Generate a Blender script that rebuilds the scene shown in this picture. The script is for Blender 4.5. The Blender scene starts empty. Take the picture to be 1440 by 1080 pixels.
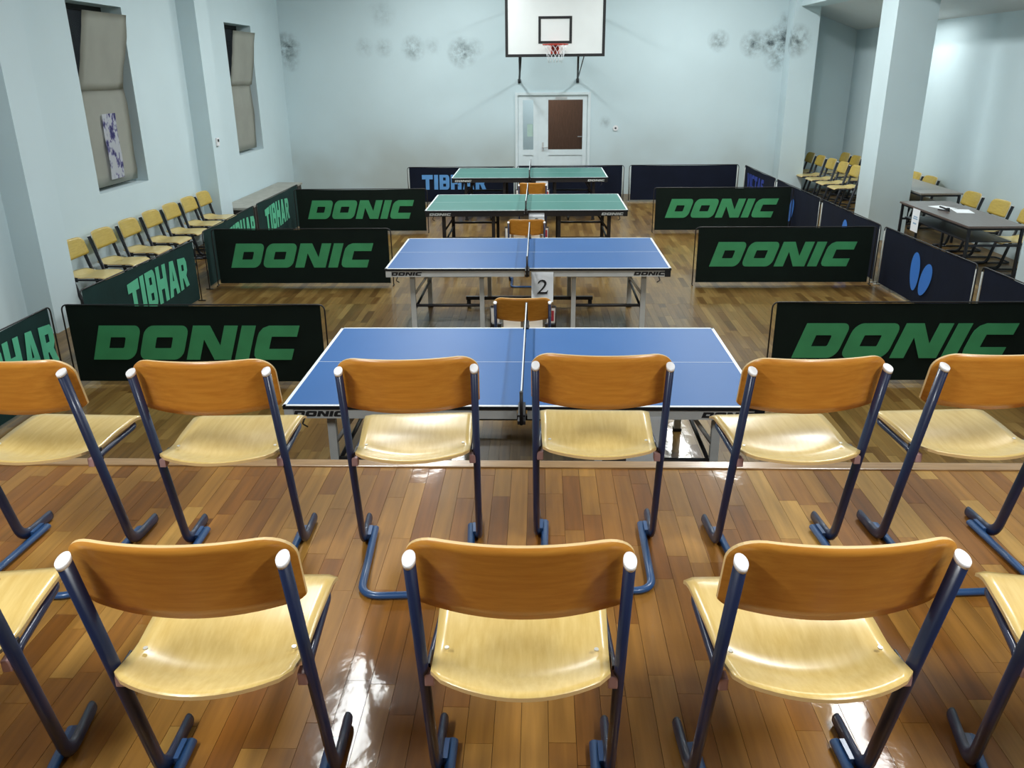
import bpy, bmesh, math, random
from mathutils import Vector, Matrix
from mathutils.geometry import tessellate_polygon
random.seed(7)
C = bpy.context.scene.collection
PI = math.pi
S = 0.85                       # stage height above the hall floor

# ------------------------------------------------------------------ camera
FPX, PITCH, YAW, ROLL, CX, CZ = 1165.9, 0.3638, 0.0352, -0.0100, 0.0976, 2.5495
cam_d = bpy.data.cameras.new('camera'); cam = bpy.data.objects.new('camera', cam_d); C.objects.link(cam)
cam_d.sensor_fit = 'HORIZONTAL'; cam_d.sensor_width = 36.0; cam_d.lens = FPX/1440*36.0
cam_d.clip_start = .05; cam_d.clip_end = 100
_f = Vector((-math.sin(YAW)*math.cos(PITCH), math.cos(YAW)*math.cos(PITCH), -math.sin(PITCH)))
_r = Vector((math.cos(YAW), math.sin(YAW), 0)); _u = _r.cross(_f)
_r2 = _r*math.cos(ROLL)+_u*math.sin(ROLL); _u2 = -_r*math.sin(ROLL)+_u*math.cos(ROLL)
cam.matrix_world = Matrix(((_r2.x,_u2.x,-_f.x,CX),(_r2.y,_u2.y,-_f.y,0),(_r2.z,_u2.z,-_f.z,CZ),(0,0,0,1)))
bpy.context.scene.camera = cam

# ------------------------------------------------------------------ world, view
w = bpy.data.worlds.new('world'); bpy.context.scene.world = w; w.use_nodes = True
w.node_tree.nodes['Background'].inputs[0].default_value = (.55,.65,.75,1)
w.node_tree.nodes['Background'].inputs[1].default_value = .02
vs = bpy.context.scene.view_settings
vs.view_transform = 'Standard'; vs.look = 'None'; vs.gamma = 1; vs.use_curve_mapping = False
vs.exposure = 0.0
STAGE_W = 84.0
LAMP_W = 104.0                  # watts of one ceiling fixture

# ------------------------------------------------------------------ materials
def nmat(name):
    m = bpy.data.materials.new(name); m.use_nodes = True
    return m, m.node_tree.nodes, m.node_tree.links, m.node_tree.nodes['Principled BSDF']
def plain(name, col, rough=.5, metal=0, var=.06, scale=8, coat=0, bump=0, emit=0):
    m, N, L, b = nmat(name)
    b.inputs['Roughness'].default_value = rough; b.inputs['Metallic'].default_value = metal
    if coat: b.inputs['Coat Weight'].default_value = coat; b.inputs['Coat Roughness'].default_value = .12
    tc = N.new('ShaderNodeTexCoord'); no = N.new('ShaderNodeTexNoise'); no.inputs['Scale'].default_value = scale; no.inputs['Detail'].default_value = 5
    L.new(tc.outputs['Object'], no.inputs['Vector'])
    r = N.new('ShaderNodeValToRGB'); r.color_ramp.elements[0].position = .3; r.color_ramp.elements[1].position = .7
    r.color_ramp.elements[0].color = (*[max(0,c*(1-var)) for c in col],1); r.color_ramp.elements[1].color = (*[min(1,c*(1+var)) for c in col],1)
    L.new(no.outputs['Fac'], r.inputs[0]); L.new(r.outputs[0], b.inputs['Base Color'])
    if bump:
        bp = N.new('ShaderNodeBump'); bp.inputs['Strength'].default_value = bump; bp.inputs['Distance'].default_value = .01
        L.new(no.outputs['Fac'], bp.inputs['Height']); L.new(bp.outputs[0], b.inputs['Normal'])
    if emit:
        L.new(r.outputs[0], b.inputs['Emission Color']); b.inputs['Emission Strength'].default_value = emit
    return m
def grain(name, c1, c2, axis=1, rough=.35, coat=.2, objrand=True, stretch=14, scale=5):
    """veneer: streaks of grain along one axis"""
    m, N, L, b = nmat(name)
    b.inputs['Roughness'].default_value = rough; b.inputs['Coat Weight'].default_value = coat; b.inputs['Coat Roughness'].default_value = .18
    tc = N.new('ShaderNodeTexCoord'); mp = N.new('ShaderNodeMapping')
    sc = [stretch]*3; sc[axis] = 1.2; mp.inputs['Scale'].default_value = sc
    L.new(tc.outputs['Object'], mp.inputs[0])
    if objrand:
        oi = N.new('ShaderNodeObjectInfo'); mu = N.new('ShaderNodeMath'); mu.operation = 'MULTIPLY'; mu.inputs[1].default_value = 40
        L.new(oi.outputs['Random'], mu.inputs[0]); cb = N.new('ShaderNodeCombineXYZ')
        for k in range(3): L.new(mu.outputs[0], cb.inputs[k])
        L.new(cb.outputs[0], mp.inputs['Location'])
    no = N.new('ShaderNodeTexNoise'); no.inputs['Scale'].default_value = scale; no.inputs['Detail'].default_value = 6; no.inputs['Roughness'].default_value = .6
    L.new(mp.outputs[0], no.inputs['Vector'])
    r = N.new('ShaderNodeValToRGB'); r.color_ramp.elements[0].position = .3; r.color_ramp.elements[1].position = .72
    r.color_ramp.elements[0].color = (*c1,1); r.color_ramp.elements[1].color = (*c2,1)
    L.new(no.outputs['Fac'], r.inputs[0]); L.new(r.outputs[0], b.inputs['Base Color'])
    return m
def plank_ramp(N, tones):
    r = N.new('ShaderNodeValToRGB'); e = r.color_ramp.elements
    while len(e) < len(tones): e.new(.5)
    for i, t in enumerate(tones): e[i].position = i/(len(tones)-1); e[i].color = (*t,1)
    return r
def plank_mat(name, tones, source, rough=.42):
    """source: 'object' (one plank per object), 'attr' (face attribute rnd) or 'brick' (far floor)"""
    m, N, L, b = nmat(name)
    b.inputs['Roughness'].default_value = rough; b.inputs['Specular IOR Level'].default_value = .16; b.inputs['Coat Weight'].default_value = .24; b.inputs['Coat Roughness'].default_value = .075
    tc = N.new('ShaderNodeTexCoord'); geo = N.new('ShaderNodeNewGeometry')
    r = plank_ramp(N, tones)
    if source == 'object':
        oi = N.new('ShaderNodeObjectInfo'); rnd = oi.outputs['Random']
    elif source == 'attr':
        at = N.new('ShaderNodeAttribute'); at.attribute_name = 'rnd'; rnd = at.outputs['Fac']
    else:
        mp0 = N.new('ShaderNodeMapping'); mp0.inputs['Rotation'].default_value = (0,0,PI/2); L.new(geo.outputs['Position'], mp0.inputs[0])
        br = N.new('ShaderNodeTexBrick'); br.inputs['Scale'].default_value = 1; br.inputs['Brick Width'].default_value = .48
        br.inputs['Row Height'].default_value = .075; br.inputs['Mortar Size'].default_value = .001; br.offset_frequency = 3; br.offset = .37
        br.inputs['Color1'].default_value = (0,0,0,1); br.inputs['Color2'].default_value = (1,1,1,1); br.inputs['Mortar'].default_value = (.1,.1,.1,1)
        L.new(mp0.outputs[0], br.inputs['Vector']); rnd = br.outputs['Color']
    L.new(rnd, r.inputs[0])
    mp = N.new('ShaderNodeMapping'); mp.inputs['Scale'].default_value = (38,2.2,20); L.new(geo.outputs['Position'], mp.inputs[0])
    ad = N.new('ShaderNodeVectorMath'); ad.operation = 'ADD'; L.new(mp.outputs[0], ad.inputs[0])
    sc = N.new('ShaderNodeVectorMath'); sc.operation = 'SCALE'; sc.inputs['Scale'].default_value = 17; 
    cb = N.new('ShaderNodeCombineXYZ')
    for k in range(3): L.new(rnd, cb.inputs[k])
    L.new(cb.outputs[0], sc.inputs[0]); L.new(sc.outputs[0], ad.inputs[1])
    no = N.new('ShaderNodeTexNoise'); no.inputs['Scale'].default_value = 1; no.inputs['Detail'].default_value = 5; L.new(ad.outputs[0], no.inputs['Vector'])
    mr = N.new('ShaderNodeMapRange'); mr.inputs[1].default_value = .25; mr.inputs[2].default_value = .75; mr.inputs[3].default_value = .72; mr.inputs[4].default_value = 1.22
    L.new(no.outputs['Fac'], mr.inputs[0])
    mx = N.new('ShaderNodeMix'); mx.data_type = 'RGBA'; mx.blend_type = 'MULTIPLY'; mx.inputs[0].default_value = 1
    L.new(r.outputs[0], mx.inputs[6]); L.new(mr.outputs[0], mx.inputs[7]); L.new(mx.outputs[2], b.inputs['Base Color'])
    n2 = N.new('ShaderNodeTexNoise'); n2.inputs['Scale'].default_value = 9; n2.inputs['Detail'].default_value = 4; L.new(geo.outputs['Position'], n2.inputs['Vector'])
    bp = N.new('ShaderNodeBump'); bp.inputs['Strength'].default_value = .12; bp.inputs['Distance'].default_value = .01
    L.new(n2.outputs['Fac'], bp.inputs['Height']); L.new(bp.outputs[0], b.inputs['Normal'])
    L.new(bp.outputs[0], b.inputs['Coat Normal'])
    return m
def wall_mat(name, col, stains=(), grime=None):
    """paint with mould patches of their own shape: (x, y, z, radius, strength)"""
    m, N, L, b = nmat(name); b.inputs['Roughness'].default_value = .85
    geo = N.new('ShaderNodeNewGeometry')
    no = N.new('ShaderNodeTexNoise'); no.inputs['Scale'].default_value = .9; no.inputs['Detail'].default_value = 6; L.new(geo.outputs['Position'], no.inputs['Vector'])
    r = N.new('ShaderNodeValToRGB'); r.color_ramp.elements[0].position = .3; r.color_ramp.elements[1].position = .75
    r.color_ramp.elements[0].color = (*[c*.93 for c in col],1); r.color_ramp.elements[1].color = (*col,1)
    L.new(no.outputs['Fac'], r.inputs[0]); cur = r.outputs[0]
    if stains or grime:
        n2 = N.new('ShaderNodeTexNoise'); n2.inputs['Scale'].default_value = 5.5; n2.inputs['Detail'].default_value = 8; n2.inputs['Roughness'].default_value = .7
        L.new(geo.outputs['Position'], n2.inputs['Vector'])
        tot = None
        for (x, y, z, rad, k) in stains:
            d = N.new('ShaderNodeVectorMath'); d.operation = 'DISTANCE'; L.new(geo.outputs['Position'], d.inputs[0]); d.inputs[1].default_value = (x,y,z)
            a = N.new('ShaderNodeMapRange'); a.inputs[1].default_value = 0; a.inputs[2].default_value = rad; a.inputs[3].default_value = k; a.inputs[4].default_value = 0
            L.new(d.outputs['Value'], a.inputs[0])
            if tot is None: tot = a.outputs[0]
            else:
                s = N.new('ShaderNodeMath'); s.operation = 'MAXIMUM'; L.new(tot, s.inputs[0]); L.new(a.outputs[0], s.inputs[1]); tot = s.outputs[0]
        if tot is not None:
            rr = N.new('ShaderNodeMapRange'); rr.inputs[1].default_value = .36; rr.inputs[2].default_value = .66; L.new(n2.outputs['Fac'], rr.inputs[0])
            mu = N.new('ShaderNodeMath'); mu.operation = 'MULTIPLY'; L.new(tot, mu.inputs[0]); L.new(rr.outputs[0], mu.inputs[1])
            mx = N.new('ShaderNodeMix'); mx.data_type = 'RGBA'; L.new(mu.outputs[0], mx.inputs[0]); L.new(cur, mx.inputs[6]); mx.inputs[7].default_value = (.10,.13,.14,1); cur = mx.outputs[2]
        if grime:
            sx = N.new('ShaderNodeSeparateXYZ'); L.new(geo.outputs['Position'], sx.inputs[0])
            a = N.new('ShaderNodeMapRange'); a.inputs[1].default_value = grime[0]; a.inputs[2].default_value = grime[1]; a.inputs[3].default_value = grime[2]; a.inputs[4].default_value = 0
            a.interpolation_type = 'SMOOTHSTEP'
            ns = N.new('ShaderNodeTexNoise'); ns.inputs['Scale'].default_value = .55; ns.inputs['Detail'].default_value = 3; L.new(geo.outputs['Position'], ns.inputs['Vector'])
            nr = N.new('ShaderNodeMapRange'); nr.inputs[1].default_value = .35; nr.inputs[2].default_value = .65; L.new(ns.outputs['Fac'], nr.inputs[0])
            L.new(sx.outputs[2], a.inputs[0])
            mu = N.new('ShaderNodeMath'); mu.operation = 'MULTIPLY'; L.new(a.outputs[0], mu.inputs[0]); L.new(nr.outputs[0], mu.inputs[1])
            mx = N.new('ShaderNodeMix'); mx.data_type = 'RGBA'; L.new(mu.outputs[0], mx.inputs[0]); L.new(cur, mx.inputs[6]); mx.inputs[7].default_value = (.36,.36,.30,1); cur = mx.outputs[2]
    L.new(cur, b.inputs['Base Color'])
    bp = N.new('ShaderNodeBump'); bp.inputs['Strength'].default_value = .08; bp.inputs['Distance'].default_value = .02
    n3 = N.new('ShaderNodeTexNoise'); n3.inputs['Scale'].default_value = 3; n3.inputs['Detail'].default_value = 6; L.new(geo.outputs['Position'], n3.inputs['Vector'])
    L.new(n3.outputs['Fac'], bp.inputs['Height']); L.new(bp.outputs[0], b.inputs['Normal'])
    return m
WALL = (.62,.755,.80)
BY = 18.2                      # back wall
LX = -5.22; RX = 5.15          # left wall, right pillar line
AX, AY = 6.68, 18.9            # alcove side wall and back wall
M = {}
M['wall'] = wall_mat('wall_paint', WALL)
M['wall_back'] = wall_mat('wall_paint_mould', WALL,
    [(-5.12,BY,2.98,.34,1.6),(-5.05,BY,2.72,.22,.9),(-2.5,BY,2.95,.28,1.1),(-2.1,BY,2.98,.2,.4),(-3.1,BY,2.97,.22,.6),(-3.5,BY,2.97,.22,.5),(-3.1,BY,3.6,.32,.4),(-1.49,BY,2.86,.34,1.3),(-1.25,BY,2.95,.22,.7),(3.69,BY,3.03,.24,1.2),
     (4.40,BY,2.96,.30,1.4),(4.72,BY,2.98,.30,1.5),(5.0,BY,3.02,.42,1.7),(4.9,BY,2.7,.3,1.0),(5.0,BY,3.4,.2,.6),(1.45,BY,1.48,.14,.6)], (.55,1.75,.5))
M['wall_pil'] = wall_mat('pillar_paint', WALL, [(5.12,17.75,3.0,.34,1.4)], (.5,1.5,.35))
M['stagewall'] = grain('stage_wall_dimmed', (.09,.050,.028), (.13,.075,.042), axis=2, rough=.5)  # unseen wall, brown tone picked to dim and warm its bounce light
M['ceil'] = wall_mat('ceiling_paint', (.70,.76,.78))
tones = [(0.196,0.074,0.011),(0.270,0.110,0.019),(0.341,0.165,0.032),(0.226,0.084,0.014),(0.396,0.204,0.042),(0.297,0.127,0.023),(0.462,0.264,0.063)]
M['plank'] = plank_mat('stage_oak', tones, 'object')
M['plank_s'] = plank_mat('stage_oak_far', tones, 'attr')
tones_h = [(0.099,0.051,0.013),(0.163,0.089,0.025),(0.206,0.123,0.035),(0.129,0.066,0.017),(0.249,0.157,0.049),(0.181,0.102,0.028)]
M['hplank'] = plank_mat('hall_oak', tones_h, 'object', .36)
M['hplank_s'] = plank_mat('hall_oak_joined', tones_h, 'attr', .36)
M['hfloor'] = plank_mat('hall_oak_far', tones_h, 'brick', .36)
M['sub'] = plain('subfloor', (.05,.03,.015), .8)
M['lip'] = grain('stage_lip', (.30,.165,.065), (.46,.28,.125), axis=0, rough=.3, coat=.4)
M['back'] = grain('backrest_veneer', (.56,.215,.026), (.70,.315,.046), axis=0, rough=.36, coat=.25)
M['seat'] = grain('seat_veneer', (.66,.45,.135), (.78,.58,.22), axis=1, rough=.3, coat=.3)
M['ply'] = plain('ply_edge', (.74,.52,.24), .5)
M['yback'] = grain('yellow_back_veneer', (.44,.31,.055), (.56,.41,.085), axis=0, rough=.36, coat=.2)
M['yseat'] = grain('yellow_seat_veneer', (.56,.44,.17), (.68,.55,.24), axis=1, rough=.33, coat=.25)
M['navy'] = plain('navy_tube', (.010,.019,.062), .36, 0, .1, coat=.25)
M['blue'] = plain('navy_tube_toplit', (.020,.078,.22), .36, 0, .12, coat=.25)  # frame paint brightened on the floor skids for light from above
M['btube'] = plain('black_tube', (.012,.014,.020), .4)
M['cap'] = plain('white_plastic', (.82,.82,.84), .4, 0, .03)
M['bump'] = plain('pink_plastic', (.42,.26,.26), .5)
M['rivet'] = plain('rivet_metal', (.8,.78,.72), .3, .3)
M['tblue'] = plain('blue_table_paint', (.030,.125,.36), .46, 0, .04, 1.2)
M['tgreen'] = plain('green_table_paint', (.055,.19,.165), .40, 0, .04, 1.2)
for _k in ('tblue','tgreen'): M[_k].node_tree.nodes['Principled BSDF'].inputs['Specular IOR Level'].default_value = .28
M['line'] = plain('white_line', (.78,.82,.85), .5, 0, .03)
M['tedge'] = plain('table_edge_black', (.012,.014,.018), .4)
M['silver'] = plain('silver_steel', (.56,.58,.58), .45, .15, .06)
M['dsteel'] = plain('dark_steel', (.018,.016,.018), .42, 0)
M['rubber'] = plain('rubber', (.01,.01,.01), .6)
M['ink'] = plain('black_ink', (.012,.012,.014), .6)
M['bluemark'] = plain('faint_blue_ink', (.30,.45,.62), .7)
M['whiteink'] = plain('pale_print', (.55,.58,.58), .6)
M['paper'] = plain('paper', (.88,.90,.93), .7, 0, .03)
M['net'] = plain('net_cord', (.02,.03,.05), .7)
M['gfab'] = plain('green_barrier_cloth', (.0055,.017,.012), .85, 0, .15, 3)
M['gfab2'] = plain('teal_barrier_cloth', (.012,.052,.050), .85, 0, .18, 3)
M['gink'] = plain('green_print', (.055,.33,.135), .55, 0, .10, 4)
M['gink2'] = plain('mint_print', (.10,.46,.28), .5, 0, .08, 4)
M['nfab'] = plain('navy_barrier_cloth', (.006,.012,.036), .85, 0, .15, 3)
M['bink'] = plain('blue_print', (.045,.19,.62), .5, 0, .06, 4)
M['bink2'] = plain('light_blue_print', (.12,.34,.72), .5, 0, .06, 4)
M['vink'] = plain('violet_blue_print', (.03,.06,.34), .5, 0, .06, 4)
M['post_l'] = plain('grey_post', (.42,.44,.42), .45)
M['post_d'] = plain('black_post', (.012,.012,.014), .45)
M['pvc'] = plain('white_pvc', (.70,.79,.82), .35, 0, .03)
M['cardboard'] = plain('cardboard', (.60,.615,.545), .85, 0, .06, 2.5, bump=.15)
M['dark'] = plain('dark_gap', (.012,.014,.014), .8)
M['brown'] = grain('brown_door', (.10,.045,.025), (.15,.07,.04), axis=2, rough=.4)
M['board'] = plain('backboard_white', (.84,.87,.87), .45, 0, .04, 1.5)
M['red'] = plain('red_paint', (.55,.05,.03), .4)
M['desk'] = grain('desk_laminate', (.115,.085,.075), (.17,.13,.115), axis=1, rough=.3)
M['desk2'] = grain('pale_desk_laminate', (.24,.215,.19), (.31,.28,.25), axis=1, rough=.35)
M['bench'] = plain('bench_top', (.36,.36,.32), .7, 0, .12)
M['bench_s'] = plain('bench_side', (.05,.042,.036), .7, 0, .2)
M['redcard'] = plain('red_card', (.45,.04,.07), .5)
M['fix'] = plain('fixture_white', (.8,.8,.8), .5)
M['pgreen'] = plain('pale_green_notice', (.42,.58,.52), .7)
def glass_mat():
    m, N, L, b = nmat('pane_glass'); b.inputs['Roughness'].default_value = .02; b.inputs['Transmission Weight'].default_value = 1; b.inputs['IOR'].default_value = 1.05
    b.inputs['Base Color'].default_value = (.93,.97,.97,1); return m
M['glass'] = glass_mat()
def poster_mat():
    m, N, L, b = nmat('poster_print'); b.inputs['Roughness'].default_value = .6
    tc = N.new('ShaderNodeTexCoord'); mp = N.new('ShaderNodeMapping'); mp.inputs['Scale'].default_value = (1,9,6); L.new(tc.outputs['Object'], mp.inputs[0])
    no = N.new('ShaderNodeTexNoise'); no.inputs['Scale'].default_value = 1.6; no.inputs['Detail'].default_value = 4; L.new(mp.outputs[0], no.inputs['Vector'])
    r = N.new('ShaderNodeValToRGB'); e = r.color_ramp.elements; e[0].position = .37; e[0].color = (.05,.05,.22,1); e[1].position = .50; e[1].color = (.80,.83,.90,1)
    x = e.new(.44); x.color = (.25,.24,.50,1)
    L.new(no.outputs['Fac'], r.inputs[0]); L.new(r.outputs[0], b.inputs['Base Color']); return m
M['poster'] = poster_mat()

# ------------------------------------------------------------------ helpers
def add_box(bm, x0, x1, y0, y1, z0, z1, mi=0):
    v = [bm.verts.new(p) for p in ((x0,y0,z0),(x1,y0,z0),(x1,y1,z0),(x0,y1,z0),(x0,y0,z1),(x1,y0,z1),(x1,y1,z1),(x0,y1,z1))]
    for q in ((0,3,2,1),(4,5,6,7),(0,1,5,4),(1,2,6,5),(2,3,7,6),(3,0,4,7)):
        f = bm.faces.new([v[i] for i in q]); f.material_index = mi
    return v
def box(*a):
    bm = bmesh.new(); add_box(bm, *a); return bm
def obj(name, bm, mats, parent=None, smooth=False, bevel=0, loc=None):
    if isinstance(bm, bmesh.types.BMesh):
        me = bpy.data.meshes.new(name)
        if bevel:
            bmesh.ops.bevel(bm, geom=list(bm.edges), offset=bevel, segments=2, affect='EDGES', profile=.7)
        bmesh.ops.recalc_face_normals(bm, faces=bm.faces)
        bm.to_mesh(me); bm.free()
        if smooth:
            for p in me.polygons: p.use_smooth = True
        for mt in (mats if isinstance(mats, (list,tuple)) else [mats]): me.materials.append(M[mt])
    else: me = bm
    o = bpy.data.objects.new(name, me); C.objects.link(o)
    if parent: o.parent = parent
    if loc: o.location = loc
    return o
def thing(name, label, cat, loc=(0,0,0), rz=0, group=None):
    o = bpy.data.objects.new(name, None); C.objects.link(o); o.empty_display_size = .1
    o.location = loc; o.rotation_euler = (0,0,rz); return tag(o, label, cat, group)
def tag(o, label, cat, group=None):
    o['label'] = label; o['category'] = cat
    if group: o['group'] = group
    return o
def struct(o, label=None):
    o['kind'] = 'structure'
    if label: o['label'] = label
    return o
def dup(root, loc, rz, label=None, group=None):
    def cp(s, p):
        c = s.copy(); C.objects.link(c); c.parent = p
        for ch in list(s.children): cp(ch, c)
        return c
    r = cp(root, None); r.location = loc; r.rotation_euler = (0,0,rz)
    if label: r['label'] = label
    if group: r['group'] = group
    return r
def round_path(pts, rad, n=6):
    pts = [Vector(p) for p in pts]; out = [pts[0]]
    for i in range(1, len(pts)-1):
        a, b, c = pts[i-1], pts[i], pts[i+1]
        r = rad[i-1] if isinstance(rad,(list,tuple)) else rad
        d1 = (a-b).normalized(); d2 = (c-b).normalized(); ang = d1.angle(d2)
        t = min(r/math.tan(ang/2), (a-b).length*.49, (c-b).length*.49)
        p0 = b+d1*t; p2 = b+d2*t
        for k in range(n+1):
            s = k/n; out.append(p0*(1-s)**2 + b*2*s*(1-s) + p2*s*s)
    out.append(pts[-1]); return out
def add_tube(bm, pts, ra, rb=None, up=(1,0,0), seg=10, mi=0):
    """sweep an oval: radius ra along 'up' side, rb across"""
    rb = rb or ra; pts = [Vector(p) for p in pts]; up = Vector(up); rings = []
    for i, p in enumerate(pts):
        t = (pts[min(i+1,len(pts)-1)]-pts[max(i-1,0)]).normalized()
        s = up - t*up.dot(t)
        if s.length < 1e-4: s = Vector((0,0,1)) - t*t.z
        s.normalize(); n = t.cross(s)
        rings.append([bm.verts.new(p + s*ra*math.cos(2*PI*k/seg) + n*rb*math.sin(2*PI*k/seg)) for k in range(seg)])
        up = s
    for a, b in zip(rings, rings[1:]):
        for k in range(seg):
            f = bm.faces.new((a[k],a[(k+1)%seg],b[(k+1)%seg],b[k])); f.material_index = mi; f.smooth = True
    bm.faces.new(rings[0][::-1]).material_index = mi; bm.faces.new(rings[-1]).material_index = mi
def tube(pts, ra, rb=None, up=(1,0,0), seg=10):
    bm = bmesh.new(); add_tube(bm, pts, ra, rb, up, seg); return bm
def add_cyl(bm, c, r, h, axis=2, seg=14):
    a = Vector((0,0,0)); a[axis] = h/2; c = Vector(c)
    u = Vector((1,0,0)) if axis != 0 else Vector((0,1,0))
    add_tube(bm, [c-a, c+a], r, r, u, seg)
def cyl(*a, **k):
    bm = bmesh.new(); add_cyl(bm, *a, **k); return bm
def add_sheet(bm, polys, thick, plane):
    """extruded flat outline(s) with holes; polys = [outer, hole, ...] in 2D; plane maps (u,v,t)->xyz"""
    loops = [[Vector((p[0],p[1],0)) for p in pl] for pl in polys]
    flat = [p for lp in loops for p in lp]
    tri = tessellate_polygon(loops)
    fr = [bm.verts.new(plane(p.x,p.y,0)) for p in flat]; bk = [bm.verts.new(plane(p.x,p.y,thick)) for p in flat]
    for t in tri:
        try: bm.faces.new([fr[i] for i in t]); bm.faces.new([bk[i] for i in t][::-1])
        except ValueError: pass
    o = 0
    for lp in loops:
        n = len(lp)
        for i in range(n):
            a, b = o+i, o+(i+1)%n
            try: bm.faces.new((fr[a],fr[b],bk[b],bk[a]))
            except ValueError: pass
        o += n
def rrect(x0,y0,x1,y1,r):
    """r = radii bl, br, tr, tl"""
    out = []
    for (cx,cy,a0,rr) in ((x0+r[0],y0+r[0],PI,r[0]),(x1-r[1],y0+r[1],1.5*PI,r[1]),(x1-r[2],y1-r[2],0,r[2]),(x0+r[3],y1-r[3],.5*PI,r[3])):
        if rr == 0: out.append((cx,cy))
        else: out += [(cx+rr*math.cos(a0+k*PI/10), cy+rr*math.sin(a0+k*PI/10)) for k in range(6)]
    return out
# letters: height 1, upright; returned as lists of [outer, holes...], with width
R2 = (.0,.3,.3,.0)
GL = {
 'D': (1.40, [[rrect(0,0,1.40,1,(0,.28,.22,.0)), rrect(.46,.34,.96,.66,(0,.05,.05,0))[::-1]]]),
 'O': (1.46, [[rrect(0,0,1.46,1,(.24,.28,.24,.28)), rrect(.46,.34,1.0,.66,(.03,.03,.03,.03))[::-1]]]),
 'N': (1.48, [[[(0,0),(.45,0),(.45,.60),(.93,0),(1.48,0),(1.48,1),(1.03,1),(1.03,.42),(.56,1),(0,1)]]]),
 'I': (.46, [[[(0,0),(.46,0),(.46,1),(0,1)]]]),
 'C': (1.32, [[[(.26,0),(1.30,0),(1.30,.32),(.47,.32),(.47,.68),(1.30,.68),(1.30,1),(.30,1),(.12,.93),(.02,.80),(0,.66),(0,.28),(.03,.12),(.12,.03)]]]),
 'T': (1.0, [[[(.34,0),(.68,0),(.68,.70),(1.0,.70),(1.0,1),(0,1),(0,.70),(.34,.70)]]]),
 'i': (.36, [[[(0,0),(.36,0),(.36,1),(0,1)]]]),
 'B': (.92, [[rrect(0,0,.92,1,(0,.24,.24,0)), [(.34,.20),(.34,.40),(.60,.40),(.60,.20)], [(.34,.62),(.34,.82),(.58,.82),(.58,.62)]]]),
 'H': (.98, [[[(0,0),(.34,0),(.34,.36),(.64,.36),(.64,0),(.98,0),(.98,1),(.64,1),(.64,.64),(.34,.64),(.34,1),(0,1)]]]),
 'A': (1.05, [[[(0,0),(.33,0),(.40,.20),(.66,.20),(.72,0),(1.05,0),(.73,1),(.32,1)], [(.46,.42),(.53,.74),(.60,.42)]]]),
 'R': (.98, [[[(0,0),(.34,0),(.34,.34),(.42,.34),(.62,0),(.98,0),(.76,.38),(.92,.54),(.92,.84),(.78,1),(0,1)], [(.34,.58),(.34,.78),(.58,.78),(.58,.58)]]]),
 'V': (1.0, [[[(.36,0),(.66,0),(1.0,1),(.70,1),(.51,.36),(.33,1),(0,1)]]]),
 'c': (.90, [[[(.2,0),(.9,0),(.9,.24),(.32,.24),(.32,.76),(.9,.76),(.9,1),(.2,1),(0,.82),(0,.18)]]]),
 's': (.86, [[[(0,0),(.68,0),(.86,.16),(.86,.48),(.70,.62),(.32,.62),(.32,.76),(.84,.76),(.84,1),(.16,1),(0,.86),(0,.52),(.16,.38),(.54,.38),(.54,.24),(0,.24)]]]),
}
def lettering(word, x0, z0, height, width, shear, y, arch=0):
    """a flat print on the front (-y) of an upright panel"""
    tot = sum(GL[c][0] for c in word)+.13*(len(word)-1); sx = width/(tot+shear); bm = bmesh.new(); u = 0
    for c in word:
        for polys in GL[c][1]:
            pp = []
            for pl in polys:
                pp.append([(x0+(u+p[0]+shear*p[1])*sx, z0+p[1]*height*(1+arch*math.sin(PI*(u+p[0])/tot)) - arch*height*.5*math.sin(PI*(u+p[0])/tot)) for p in pl])
            add_sheet(bm, pp, .0015, lambda a,b,t: (a, y-.0015+t, b))
        u += GL[c][0]+.13
    return bm

# ------------------------------------------------------------------ setting: floors
def wall_grid(name, axis, pos, thick, a0, a1, z0, z1, holes, mat, label=None):
    """wall perpendicular to axis (0: x, 1: y), spanning a0..a1 and z0..z1, with rectangular holes (a,b,z,z)"""
    us = sorted({a0,a1,*[h[0] for h in holes],*[h[1] for h in holes]}); zs = sorted({z0,z1,*[h[2] for h in holes],*[h[3] for h in holes]})
    bm = bmesh.new()
    for u0,u1 in zip(us,us[1:]):
        for w0,w1 in zip(zs,zs[1:]):
            if any(h[0]-1e-6<=u0 and u1<=h[1]+1e-6 and h[2]-1e-6<=w0 and w1<=h[3]+1e-6 for h in holes): continue
            p = sorted((pos, pos+thick))
            if axis == 0: add_box(bm, p[0],p[1],u0,u1,w0,w1)
            else: add_box(bm, u0,u1,p[0],p[1],w0,w1)
    bmesh.ops.remove_doubles(bm, verts=bm.verts, dist=1e-5)
    seen = {}
    for f in list(bm.faces):
        k = tuple(round(c,4) for c in f.calc_center_median()); seen.setdefault(k, []).append(f)
    bmesh.ops.delete(bm, geom=[f for v in seen.values() if len(v) > 1 for f in v], context='FACES')
    return struct(obj(name, bm, mat), label)
HP0, HP1 = 4.9, 9.3            # hall planks built from/to
PW = .075
bm = bmesh.new(); add_box(bm, LX-.3, AX+.3, 3.40, HP1, -.12, -.008, 1); add_box(bm, LX-.3, AX+.3, HP1, AY+.3, -.12, 0, 0)
floor = struct(obj('floor', bm, ['hfloor','sub']), 'oak strip floor of the sports hall')
stage = struct(obj('stage', box(LX, RX+1.5, -2.6, 3.44, 0, S-.010), 'sub'), 'raised wooden stage floor with varnished oak strips')
struct(obj('trim_1', box(LX, RX+1.5, 3.385, 3.455, S-.09, S+.006), 'lip', bevel=.006), 'wooden nosing strip along the stage edge')
LENS = (.34,.46,.58,.72)
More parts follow.
